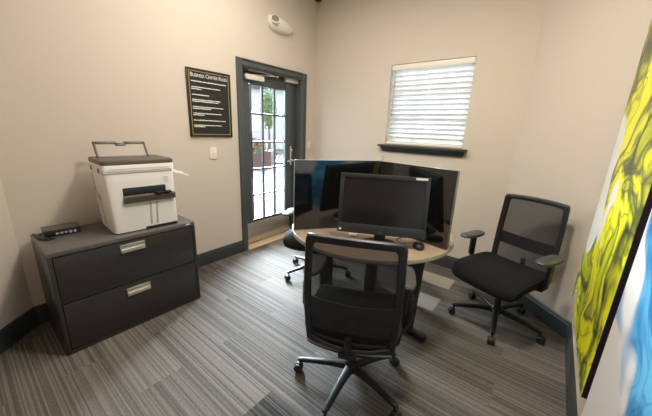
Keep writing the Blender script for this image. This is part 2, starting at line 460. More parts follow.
# handle set
bm = bm_new(); add_box(bm, (LX + .003, -.376 - dy, 1.10), (.006, .055, .26), bevel=.002)
hp = obj('lock_plate', bm, CHROME, d)
bm = bm_new()
add_lathe(bm, [(.018, 0), (.018, .02), (.012, .022), (.012, .055)], (LX + .006, -.376 - dy, 1.04), 16, Matrix.Rotation(pi / 2, 3, 'Y'))
add_tube(bm, [(LX + .06, -.372 - dy, 1.04), (LX + .062, -.43 - dy, 1.04), (LX + .058, -.495 - dy, 1.037)], [.011, .010, .008], 10)
add_lathe(bm, [(.016, 0), (.016, .014), (.008, .018)], (LX + .006, -.376 - dy, 1.175), 16, Matrix.Rotation(pi / 2, 3, 'Y'))
obj('lever_handle', bm, CHROME, hp)
# round decal on the glass
bm = bm_new()
def ring(bm, c, r0, r1, x0, x1, k=28):
    L = []
    for r, x in ((r0, x0), (r1, x0), (r1, x1), (r0, x1)):
        L.append([(x, c[0] + r * cos(2 * pi * i / k), c[1] + r * sin(2 * pi * i / k)) for i in range(k)])
    L.append(L[0]); loft(bm, L, cap=False)
dc = (-.622 - dy, 1.135)
ring(bm, dc, .052, .068, LX - .019, LX - .0175)
add_box(bm, (LX - .0182, dc[0], dc[1]), (.0015, .075, .016)); add_box(bm, (LX - .0182, dc[0] - .006, dc[1] + .004), (.0015, .016, .078))
dcl = obj('glass_decal', bm, PGREY, leaf, smooth=0); dcl['label'] = 'round pale sticker on the glass'  # white sticker, its backlit shade is put into the grey colour

# ------------------------------------------------------------------ window
w = struct_empty('window_1', 'small window with white blind and charcoal sill', 'window', ((WX0 + WX1) / 2, 0, WZ0))
wh, ww = WZ1 - WZ0, (WX1 - WX0) / 2
bm = bm_new(); fy = .092
for s in (-1, 1): add_box(bm, (s * (ww - .025), fy, wh / 2), (.05, .045, wh), bevel=.004)
for z in (.025, wh - .025): add_box(bm, (0, fy, z), (2 * ww - .1, .045, .05), bevel=.004)
obj('window_frame', bm, WFRAME, w)
bm = bm_new()
for i in (1, 2): add_box(bm, (-ww + 2 * ww * i / 3, fy - .018, wh / 2), (.024, .024, wh - .1))
for i in (1, 2): add_box(bm, (0, fy - .018, wh * i / 3), (2 * ww - .1, .023, .024))
obj('window_muntin', bm, WFRAME, w)
bm = bm_new(); add_box(bm, (0, fy, wh / 2), (2 * ww - .1, .006, wh - .1)); obj('window_glass', bm, GLASS, w, smooth=0)
bm = bm_new()                                        # stool with a shaped apron, wider at the top
s0, s1 = 1.058 - (WX0 + WX1) / 2, 2.050 - (WX0 + WX1) / 2
add_prism(bm, [(s0, -.004), (s1, -.004), (s1, -.026), (s0, -.026)], -.075, .0, 'y')
add_prism(bm, [(s0 + .012, -.026), (s1 - .012, -.026), (s1 - .045, -.085), (s0 + .045, -.085)], -.040, -.0005, 'y')
add_box(bm, (0, .05, -.012), (2 * ww, .12, .018))
for v in bm.verts:                                   # apron slopes back to the wall
    if v.co.z < -.08 and v.co.y < -.02: v.co.y = -.018
sl = obj('window_sill', bm, TRIM, w); sl['label'] = 'charcoal sill with shaped apron'

bl = thing('window_blind', 'white horizontal slat blind hung inside the back wall window', 'blind', ((WX0 + WX1) / 2, .036, WZ0))
bm = bm_new(); add_box(bm, (0, 0, wh - .03), (2 * ww - .012, .055, .058), bevel=.004)
hr = obj('head_rail', bm, RAIL, bl); hr['label'] = 'cream head rail'
NS = 15; z0s, z1s = .066, wh - .088
bm = bm_new()
for i in range(NS):
    z = z0s + (z1s - z0s) * i / (NS - 1)
    a = R(-57)
    pr = []
    for k in range(6):
        t = -.5 + k / 5; yy = t * .064; zz = .004 * (1 - 4 * t * t)
        pr.append((yy * cos(a) - zz * sin(a), z + yy * sin(a) + zz * cos(a)))
    pr2 = [(y, zz - .0028) for y, zz in reversed(pr)]
    add_prism(bm, pr + pr2, -ww + .010, ww - .010, 'x')
obj('slats', bm, SLAT, bl)
bm = bm_new(); add_box(bm, (0, 0, .018), (2 * ww - .014, .052, .026), bevel=.004)
br = obj('bottom_rail', bm, RAIL, bl); br['label'] = 'cream bottom rail'
bm = bm_new()
for x in (-ww + .14, 0, ww - .14):
    for yy in (-.031, .031): add_tube(bm, [(x, yy, .03), (x, yy, wh - .058)], .0016, 6)
obj('ladder_cord', bm, SLAT, bl)
bm = bm_new(); add_tube(bm, [(-ww + .055, -.030, wh - .06), (-ww + .055, -.036, .32)], .0035, 8); obj('tilt_wand', bm, WFRAME, bl)

# ------------------------------------------------------------------ lateral file cabinet
CX0, CX1, CY0, CY1, CH = .075, .556, -3.028, -2.134, .702
cw_, cd_ = CY1 - CY0, CX1 - CX0
cab = thing('filing_cabinet', 'charcoal two-drawer lateral filing cabinet against the left wall under the printer', 'filing cabinet', (CX0, (CY0 + CY1) / 2, 0))
bm = bm_new()
t_ = .022
for s in (-1, 1): add_box(bm, (cd_ / 2, s * (cw_ / 2 - t_ / 2), (CH - .03) / 2), (cd_, t_, CH - .03), bevel=.002)
add_box(bm, (.006, 0, (CH - .03) / 2), (.012, cw_ - 2 * t_, CH - .03))
add_box(bm, (cd_ / 2, 0, .014), (cd_, cw_ - 2 * t_, .028))
add_box(bm, (cd_ / 2 - .03, 0, .36), (cd_ - .06, cw_ - 2 * t_, .008))
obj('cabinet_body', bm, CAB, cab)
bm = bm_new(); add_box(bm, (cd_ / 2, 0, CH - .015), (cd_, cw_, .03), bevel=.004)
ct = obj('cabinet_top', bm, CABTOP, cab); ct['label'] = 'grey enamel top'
for (z0, z1) in ((.361, .666), (.034, .354)):
    bm = bm_new(); zc = (z0 + z1) / 2
    add_box(bm, (cd_ - .012, 0, zc), (.020, cw_ - 2 * t_ - .006, z1 - z0), bevel=.003)
    add_box(bm, (cd_ / 2 - .02, 0, zc - .03), (cd_ - .06, cw_ - .1, z1 - z0 - .10))
    add_box(bm, (cd_ - .0028, 0, z0 + .004), (.005, cw_ - 2 * t_ - .008, .008), bevel=.001)
    dr = obj('drawer', bm, CAB, cab)
    hz = {0.361: .620, .034: .290}[z0]; hy = -2.587 - (CY0 + CY1) / 2
    bm = bm_new()                                    # recessed pull: frame, dark cup, lip
    for s in (-1, 1): add_box(bm, (cd_ + .001, hy + s * .073, hz), (.010, .007, .056), bevel=.002)
    add_box(bm, (cd_ + .001, hy, hz + .024), (.010, .150, .009), bevel=.002)
    add_box(bm, (cd_ + .004, hy, hz - .016), (.016, .150, .026), bevel=.004)
    add_box(bm, (cd_ - .0005, hy, hz + .008), (.003, .142, .026))
    hd = obj('drawer_pull', bm, NICKEL, dr); hd['label'] = 'satin nickel pull'
bm = bm_new(); add_box(bm, (cd_ + .0005, -2.19 - (CY0 + CY1) / 2, .690), (.002, .030, .010))
lb = obj('name_badge', bm, WLABEL, cab, smooth=0); lb['label'] = 'small pale badge'

# ------------------------------------------------------------------ printer (local: +x front, y along the width, base at z=0)
PW, PD, PH = .462, .345, .405
pyaw = -.056
pr_ = thing('printer', 'white multifunction laser printer with dark lid on the filing cabinet', 'printer', (.318, -2.446, CH), pyaw)
pr_.scale = (1.03, .94, 1.175)
bm = bm_new()
lo = superloop(1, 1, 16, 96)
def body_loop(z, y0, y1, x0, x1): return [((x0 + x1) / 2 + a * (x1 - x0), (y0 + y1) / 2 + q * (y1 - y0), z) for a, q in lo]
loft(bm, [body_loop(0.006, -.216, .232, -.165, .174), body_loop(.02, -.218, .234, -.168, .176), body_loop(.15, -.224, .234, -.170, .176),
          body_loop(.30, -.232, .233, -.172, .176), body_loop(.352, -.233, .233, -.172, .176), body_loop(.356, -.231, .231, -.170, .174)])
pb = obj('printer_body', bm, PWHITE, pr_)
for sx in (-.13, .13):
    for sy in (-.18, .18):
        bm = bm_new(); add_box(bm, (sx, sy, .0035), (.03, .03, .007)); obj('foot', bm, RUBBER, pr_)
bm = bm_new(); add_box(bm, (.1765, .012, .250), (.012, .290, .046), bevel=.003)   # output opening, dark
obj('output_slot', bm, PDARK, pr_)
bm = bm_new()                                        # tray lip under the opening
add_prism(bm, [(.17, .178), (.200, .184), (.203, .217), (.17, .222)], -.134, .218, 'y')
ot = obj('output_tray', bm, PBROWN, pr_); ot['label'] = 'brown output tray lip'
bm = bm_new()
add_box(bm, (.190, .10, .230), (.05, .055, .016), rot=Matrix.Rotation(R(12), 4, 'Z'), bevel=.004)
add_box(bm, (.190, .165, .230), (.05, .045, .012), bevel=.004)
obj('paper_stop', bm, BLACKP, ot)
bm = bm_new()
for yy in (.035, .078): add_box(bm, (.1768, yy, .100), (.0035, .013, .140), rot=Matrix.Rotation(R(-4), 4, 'X'), bevel=.001)
obj('front_reflection', bm, PGREY, pr_)  # grey strips paint in the shiny vertical reflections on the front
bm = bm_new(); add_box(bm, (.172, .105, .010), (.012, .235, .018), bevel=.002)
obj('cassette_grip', bm, PDARK, pr_)
bm = bm_new()
for k, wd in enumerate((.036, .030, .034, .022)): add_box(bm, (.1768, .165, .320 - k * .010), (.001, wd, .004))
obj('printed_mark', bm, PGREY, pr_, smooth=0)
bm = bm_new()                                        # curved seam on the side cover
add_tube(bm, [(-.12, -.2335, .335), (-.10, -.2335, .24), (-.03, -.233, .17), (.02, -.232, .12), (.04, -.231, .05)], .003, 6)
add_box(bm, (-.03, -.2325, .20), (.05, .004, .035), bevel=.0018)
obj('side_cover_seam', bm, PGREY, pr_)
# scanner unit
bm = bm_new()
loft(bm, [body_loop(.357, -.233, .233, -.172, .176), body_loop(.362, -.238, .238, -.175, .182), body_loop(.402, -.240, .240, -.176, .184), body_loop(.408, -.237, .237, -.174, .181)])
su = obj('scanner_unit', bm, PWHITE, pr_)
bm = bm_new(); add_box(bm, (.184, .0, .372), (.004, .42, .004)); add_box(bm, (.184, .0, .385), (.003, .40, .002))
obj('panel_line', bm, PGREY, su)
for xx in (.10, -.10):
    bm = bm_new(); add_box(bm, (xx, -.240, .375), (.030, .006, .026), bevel=.002); obj('grip_recess', bm, PDARK, su)
bm = bm_new()                                        # lid with a rounded front
loft(bm, [body_loop(.409, -.238, .238, -.172, .181), body_loop(.412, -.240, .240, -.174, .184), body_loop(.428, -.239, .239, -.173, .181),
          body_loop(.433, -.234, .234, -.168, .172), body_loop(.434, -.20, .20, -.14, .13)])
ld = obj('scanner_lid', bm, PBROWN, pr_); ld['label'] = 'dark brown scanner lid'
tilt = Matrix.Translation((-.050, -.030, .434)) @ Matrix.Rotation(R(-38), 4, 'Y')      # raised document tray
bm = bm_new(); tw, tl = .335, .105
def tb(c, s, bv=.003): add_box(bm, c, s, bevel=bv)
tb((0, -tw / 2, tl / 2), (.010, .016, tl)); tb((0, tw / 2, tl / 2), (.010, .016, tl)); tb((0, -.101, tl), (.011, .150, .016)); tb((0, .101, tl), (.011, .150, .016)); tb((.001, 0, tl - .012), (.011, .07, .018))
bmesh.ops.transform(bm, matrix=tilt, verts=bm.verts)
dt = obj('document_tray', bm, TRAYF, pr_); dt['label'] = 'raised dark-edged document tray'
bm = bm_new(); add_box(bm, (0, 0, tl / 2), (.003, tw - .012, tl - .008)); bmesh.ops.transform(bm, matrix=tilt, verts=bm.verts)
obj('tray_panel', bm, TRAYP, dt, smooth=0)
bm = bm_new()                                        # open feed flap at the right side
fl = Matrix.Translation((.02, .232, .318)) @ Matrix.Rotation(R(16), 4, 'X')
add_box(bm, (0, .078, 0), (.17, .156, .006), bevel=.002); add_box(bm, (.07, .055, .008), (.014, .11, .012), bevel=.002)
add_box(bm, (-.07, .055, .008), (.014, .11, .012), bevel=.002)
bmesh.ops.transform(bm, matrix=Matrix.Translation((.02, .232, .345)) @ Matrix.Rotation(R(-14), 4, 'X'), verts=bm.verts)
obj('feed_flap', bm, PWHITE, pr_)

# ------------------------------------------------------------------ router + cable on the cabinet
rt = thing('network_router', 'small black network box with a row of ports on the cabinet beside the printer', 'router', (.175, -2.882, CH), R(-2))
bm = bm_new(); add_box(bm, (0, 0, .0245), (.125, .185, .037), bevel=.003)
for sx in (-.045, .045):
    for sy in (-.07, .07): add_box(bm, (sx, sy, .0035), (.016, .016, .007))
obj('router_case', bm, BLACKP, rt)
bm = bm_new(); add_box(bm, (-.006, 0, .0445), (.128, .190, .004), bevel=.0015)
obj('router_lid', bm, PBROWN, rt)
bm = bm_new()
for k in range(5): add_box(bm, (.0632, -.03 + k * .023, .019), (.003, .015, .013), bevel=.001)
ps = obj('port_row', bm, PGREY, rt)
bm = bm_new()
for k in (3, 4): add_box(bm, (.0645, -.03 + k * .023, .012), (.003, .007, .004))
obj('port_light', bm, WLABEL, rt)
bm = bm_new()
add_tube(bm, [(.20, -2.992, .722), (.225, -3.008, .713), (.26, -3.000, .7075), (.295, -2.97, .7075), (.285, -2.94, .7075), (.262, -2.985, .7075), (.20, -3.012, .7075), (.14, -3.010, .7075), (.095, -3.015, .7075)], .005, 8)
add_box(bm, (.20, -2.993, .722), (.014, .018, .011), bevel=.002)
tag(obj('network_cable', bm, BLACKP), 'black cable looped beside the network box on the cabinet top', 'cable')

# ------------------------------------------------------------------ wall sign
SY0, SY1, SZ0, SZ1 = -1.822, -1.366, 1.350, 1.962
sg = thing('wall_sign', 'black framed rules sign with pale lettering on the left wall', 'sign', (0, (SY0 + SY1) / 2, SZ0))
sw, sh = SY1 - SY0, SZ1 - SZ0
bm = bm_new(); add_box(bm, (.008, 0, sh / 2), (.012, sw - .02, sh - .02)); obj('sign_board', bm, SIGNB, sg, smooth=0)
bm = bm_new()
for s in (-1, 1): add_box(bm, (.0105, s * (sw / 2 - .008), sh / 2), (.020, .016, sh), bevel=.003)
for z in (.008, sh - .008): add_box(bm, (.0105, 0, z), (.020, sw - .031, .016), bevel=.003)
obj('sign_frame', bm, SIGNB, sg)
bm = bm_new()
for s in (-1, 1): add_box(bm, (.0148, s * (sw / 2 - .024), sh / 2), (.0025, .006, sh - .042))
for z in (.024, sh - .024): add_box(bm, (.0148, 0, z), (.0025, sw - .054, .006))
gb = obj('gold_border', bm, GOLD, sg, smooth=0); gb['label'] = 'thin gold border line'
def text_mesh(body, size, name, m, parent, loc, width=None):
    cu = bpy.data.curves.new(name, 'FONT'); cu.body = body; cu.size = size; cu.align_x = 'CENTER'; cu.align_y = 'CENTER'
    cu.extrude = .0008; cu.small_caps_scale = .80
    for i, ch in enumerate(body):
        if ch.islower(): cu.body_format[i].use_small_caps = True
    tmp = bpy.data.objects.new(name, cu); C.objects.link(tmp)
    bpy.context.view_layer.update()
    me = bpy.data.meshes.new_from_object(tmp.evaluated_get(bpy.context.evaluated_depsgraph_get()))
    bpy.data.objects.remove(tmp); bpy.data.curves.remove(cu)
    xs = [v.co.x for v in me.vertices]
    if width:
        k = width / (max(xs) - min(xs))
        for v in me.vertices: v.co.x *= k
    for v in me.vertices: v.co = Vector((v.co.z, v.co.x, v.co.y))     # stand it on the wall, facing +x
    me.materials.clear(); me.materials.append(m)
    o = bpy.data.objects.new(name, me); C.objects.link(o); o.parent = parent; o.location = loc
    return o
text_mesh('Business Center Rules', .05, 'heading_text', LETTER, sg, (.0150, 0, sh - .058), sw - .075)
rnd = random.Random(3)
lines = [(.118, .98), (.172, .80), (.190, .26), (.243, .46), (.290, .78), (.306, .72), (.358, .86), (.374, .50), (.420, .80), (.436, .30), (.487, .92), (.536, .78), (.550, .30)]
for dz, fr in lines:                                 # rows of small illegible lettering
    z = sh - dz * .94; y0_ = -sw / 2 + .042; wd_ = (sw - .085) * fr
    n_ = int(wd_ / .006); tp = []; bt = []
    for i in range(n_ + 1):
        y = y0_ + wd_ * i / n_; tp.append((y, z + rnd.choice((.0022, .0042, .0050)))); bt.append((y, z - rnd.choice((.0040, .0040, .0022))))
    bm = bm_new(); add_prism(bm, tp + bt[::-1], .0141, .0152, 'x'); obj('text_line', bm, LETTER, sg, smooth=0)

# ------------------------------------------------------------------ switches
def switch(name, y, z, label, wd, ht, cat):
    t = thing(name, label, cat, (0, y, z))
    bm = bm_new(); add_box(bm, (.004, 0, 0), (.007, wd, ht), bevel=.0025); obj('cover_plate', bm, IVORY, t)
    bm = bm_new(); add_box(bm, (.0085, 0, 0), (.005, .016, .034), bevel=.0015)
    obj('toggle', bm, IVORY, t)
    for s in (-1, 1):
        bm = bm_new(); add_lathe(bm, [(.0035, 0), (.0035, .0012)], (.0075, 0, s * ht * .36), 10, Matrix.Rotation(pi / 2, 3, 'Y')); obj('screw', bm, IVORY, t)
switch('light_switch', -1.595, 1.187, 'ivory light switch plate below the rules sign', .078, .122, 'light switch')
switch('wall_control', -.118, 1.245, 'small ivory wall control between the door frame and the far corner', .055, .11, 'wall control')

# ------------------------------------------------------------------ emergency light over the door
el = thing('emergency_light', 'white tapered emergency light high on the wall above the door', 'emergency light', (0, -.655, 2.585))
bm = bm_new()
secs = []
for yy, hh, dd, zc in ((-.192, .02, .03, .012), (-.180, .058, .05, .010), (-.13, .078, .066, .006), (-.05, .080, .072, 0), (.05, .070, .066, -.004), (.13, .048, .050, -.008), (.178, .026, .034, -.010), (.196, .010, .020, -.012)):
    secs.append([(.002 + dd * max(0, sin(t)) ** .8 if sin(t) > 0 else .002, yy, zc + hh * cos(t)) for t in [pi * k / 14 for k in range(15)]])
vl = [[bm.verts.new(p) for p in s] for s in secs]
for i in range(len(vl) - 1):
    for k in range(15):
        a, b2 = k, (k + 1) % 15
        bm.faces.new((vl[i][a], vl[i][b2], vl[i + 1][b2], vl[i + 1][a]))
bm.faces.new(vl[0]); bm.faces.new(vl[-1][::-1])
obj('housing', bm, IVORY, el, smooth=60)
bm = bm_new(); add_box(bm, (.002, 0, 0), (.0035, .28, .07)); obj('wall_mount', bm, IVORY, el)
hM = Matrix.Rotation(R(62), 3, 'Y')
hM = Matrix.Rotation(R(-28), 3, 'Z') @ hM
bm = bm_new(); add_lathe(bm, [(.030, -.05), (.046, -.03), (.050, .0), (.050, .012), (.044, .014)], (.070, -.142, .020), 24, hM)
lh = obj('lamp_head', bm, IVORY, el)
bm = bm_new(); add_lathe(bm, [(.043, .011), (.040, .018), (.020, .023), (.004, .024)], (.070, -.142, .020), 20, hM)
ln = obj('lens', bm, LENS, lh); ln['label'] = 'clear reflector lens'

# ------------------------------------------------------------------ black fixture high in the far corner
cf = thing('corner_speaker', 'small black fixture high in the far wall corner', 'speaker', (0, 0, 3.03))
bm = bm_new(); add_prism(bm, [(.004, -.004), (.060, -.004), (.060, -.03), (.03, -.060), (.004, -.060)], 0, .10)
obj('case', bm, BLACKP, cf)
bm = bm_new(); add_box(bm, (.014, -.014, .115), (.02, .02, .035)); obj('mount_bracket', bm, BLACKP, cf)
bm = bm_new(); add_box(bm, (.047, -.047, .05), (.05, .003, .075), rot=Matrix.Rotation(R(45), 4, 'Z'))
obj('grille', bm, DARKP, cf)

# ------------------------------------------------------------------ canvases on the right wall
def canvas(name, y0, y1, z0, z1, m, label):
    bm = bm_new(); add_box(bm, (0, 0, (z1 - z0) / 2), (.045, abs(y1 - y0), z1 - z0), bevel=.002, seg=1)
    t = obj(name, bm, m, None, smooth=0, loc=(XC - .0235, (y0 + y1) / 2, z0))
    return tag(t, label, 'painting')
canvas('wall_canvas', -.645, -1.76, .38, 2.75, YELLOW, 'tall canvas of yellow and green ink swirls beside the wall corner')
canvas('wall_canvas', -1.865, -2.95, .16, 2.53, BLUE, 'tall canvas of blue ink swirls on white at the right photo edge')

# ------------------------------------------------------------------ round table
TX, TY, TZ, TR = 1.730, -1.335, .74, .608
tb_ = thing('round_table', 'round pale wood table split by black glossy divider panels', 'table', (TX, TY, 0))
bm = bm_new(); add_lathe(bm, [(TR - .004, TZ - .028), (TR - .002, TZ - .026), (TR - .002, TZ - .002), (TR - .004, TZ)], (0, 0, 0), 96)
obj('tabletop', bm, TABLE, tb_)
bm = bm_new()
L = []
for r, z in ((TR - .002, TZ - .029), (TR + .001, TZ - .027), (TR + .001, TZ - .002), (TR - .001, TZ + .0005), (TR - .003, TZ + .0005), (TR - .003, TZ - .029)):
    L.append([(r * cos(2 * pi * i / 96), r * sin(2 * pi * i / 96), z) for i in range(96)])
L.append(L[0]); loft(bm, L, cap=False)
eb = obj('edge_band', bm, EDGE, tb_); eb['label'] = 'grey-brown edge band'
JX, JY = 1.742, -1.283                                # where the dividers meet
ends = [(1.352, -1.798), (2.328, -1.393), (1.512, -.79)]
PT = 1.25
for ex, ey in ends:
    dv = Vector((ex - JX, ey - JY)); Ld = dv.length; ang = math.atan2(dv.y, dv.x)
    bm = bm_new(); add_box(bm, (.012 + (Ld - .012) / 2, 0, TZ + .002 + (PT - TZ) / 2), (Ld - .012, .018, PT - TZ - .002), bevel=.0015, seg=1)
    dp = obj('divider_panel', bm, GLOSS, tb_, loc=(JX - TX, JY - TY, 0), rotz=ang)
    bm = bm_new()
    add_box(bm, (Ld + .0015, 0, TZ + .002 + (PT - TZ) / 2), (.004, .020, PT - TZ), bevel=.001, seg=1)
    add_box(bm, (Ld / 2, 0, PT + .0025), (Ld, .020, .004), bevel=.001, seg=1)
    obj('panel_edge', bm, TRIMSIL, dp)
    bm = bm_new()                                     # blade leg under the divider
    add_prism(bm, [(.335, .045), (.425, .045), (.455, TZ - .03), (.345, TZ - .03)], -.022, .022, 'y')
    lg = obj('table_leg', bm, LEGM, tb_, loc=(JX - TX, JY - TY, 0), rotz=ang)
    bm = bm_new(); add_box(bm, (.36, 0, .026), (.36, .060, .040), bevel=.010)
    for xx in (.21, .51): add_lathe(bm, [(.018, 0), (.018, .008)], (xx, 0, 0), 12)
    obj('leg_foot', bm, LEGM, lg, loc=(0, 0, 0))
bm = bm_new(); add_lathe(bm, [(.05, .0), (.05, TZ - .03)], (JX - TX, JY - TY, 0), 24); obj('centre_column', bm, LEGM, tb_)

# ------------------------------------------------------------------ monitor
MX, MY, MA, MT = 1.962, -1.629, .463, .155
mo = thing('computer_monitor', 'black widescreen monitor on the round table between the divider panels', 'monitor', (MX, MY, TZ + .001), MA)
mw, mh = .566, .390
tm = Matrix.Translation((0, -.005, .071)) @ Matrix.Rotation(-MT, 4, 'X')
bm = bm_new()                                         # bezel ring with a deep chin, and the back shell
def mb(c, s, bv=.003): add_box(bm, c, s, bevel=bv)
bz, chin = .026, .062
mb((0, .014, mh - bz / 2), (mw, .028, bz)); mb((0, .014, chin / 2), (mw, .028, chin))
for s in (-1, 1): mb((s * (mw / 2 - bz / 2), .014, (mh - bz + chin) / 2), (bz, .028, mh - bz - chin + .002))
mb((0, .032, mh / 2), (mw - .02, .014, mh - .02), .006); mb((0, .044, mh / 2), (mw - .16, .022, mh - .14), .01)
bmesh.ops.transform(bm, matrix=tm, verts=bm.verts); obj('monitor_housing', bm, BEZEL, mo)
bm = bm_new(); add_box(bm, (0, .012, (mh - bz + chin) / 2), (mw - 2 * bz + .004, .012, mh - bz - chin + .004)); bmesh.ops.transform(bm, matrix=tm, verts=bm.verts)
sc_ = obj('screen', bm, SCREEN, mo, smooth=0)
bm = bm_new(); add_box(bm, (mw / 2 - .055, -.0008, mh - .011), (.072, .0015, .014)); bmesh.ops.transform(bm, matrix=tm, verts=bm.verts)
st_ = obj('asset_sticker', bm, WLABEL, mo, smooth=0); st_['label'] = 'white sticker on the top bezel'
bm = bm_new(); add_box(bm, (-mw / 2 + .020, -.0008, .020), (.016, .0015, .014)); bmesh.ops.transform(bm, matrix=tm, verts=bm.verts)
st_ = obj('energy_sticker', bm, WLABEL, mo, smooth=0); st_['label'] = 'small pale sticker at the lower corner'
bm = bm_new(); add_lathe(bm, [(.011, 0), (.011, .0012)], (0, -.0002, .030), 20, Matrix.Rotation(pi / 2, 3, 'X')); bmesh.ops.transform(bm, matrix=tm @ Matrix.Diagonal((1.6, 1, .6, 1)), verts=bm.verts)
obj('logo', bm, PADP, mo)
bm = bm_new()
add_lathe(bm, [(.115, .0), (.117, .006), (.105, .014), (.04, .020)], (0, .03, 0), 40); bmesh.ops.scale(bm, vec=(1.05, .78, 1), verts=bm.verts)
add_box(bm, (0, .062, .095), (.075, .020, .170), rot=Matrix.Rotation(R(-6), 4, 'X'), bevel=.006)
obj('monitor_stand', bm, BEZEL, mo)

# mouse, cable and small white box on the table
ms = thing('computer_mouse', 'dark rounded mouse near the right rim of the table', 'mouse', (2.172, -1.482, TZ + .001), R(28))
bm = bm_new(); bmesh.ops.create_uvsphere(bm, u_segments=24, v_segments=14, radius=1.)
for v in bm.verts:
    v.co = Vector((v.co.x * .036, v.co.y * .058, max(0, (v.co.z + .35)) * .028 * (1 - .15 * v.co.y)))
obj('mouse_shell', bm, DARKP, ms)
bm = bm_new()
for k in range(9):
    pass
bmesh.ops.create_uvsphere(bm, u_segments=20, v_segments=10, radius=1.)
for v in bm.verts: v.co = Vector((v.co.x * .021, v.co.y * .030 - .012,   .0270 + v.co.z * .0125))
pt_ = obj('palm_top', bm, GREYMET, ms); pt_['label'] = 'grey satin top'
bm = bm_new()
add_tube(bm, [(2.150, -1.436, TZ + .008), (2.12, -1.425, TZ + .004), (2.08, -1.47, TZ + .004), (2.05, -1.50, TZ + .004), (2.0, -1.45, TZ + .004), (2.02, -1.37, TZ + .004)], .0028, 6)
tag(obj('mouse_cable', bm, GREYMET), 'thin grey mouse cable lying on the table beside the monitor stand', 'cable')
bm = bm_new(); add_box(bm, (0, 0, .008), (.060, .038, .014), bevel=.003)
o = obj('card_reader', bm, WLABEL, loc=(1.738, -1.600, TZ + .0012), rotz=.5)
tag(o, 'small pale flat box under the left end of the monitor', 'box')

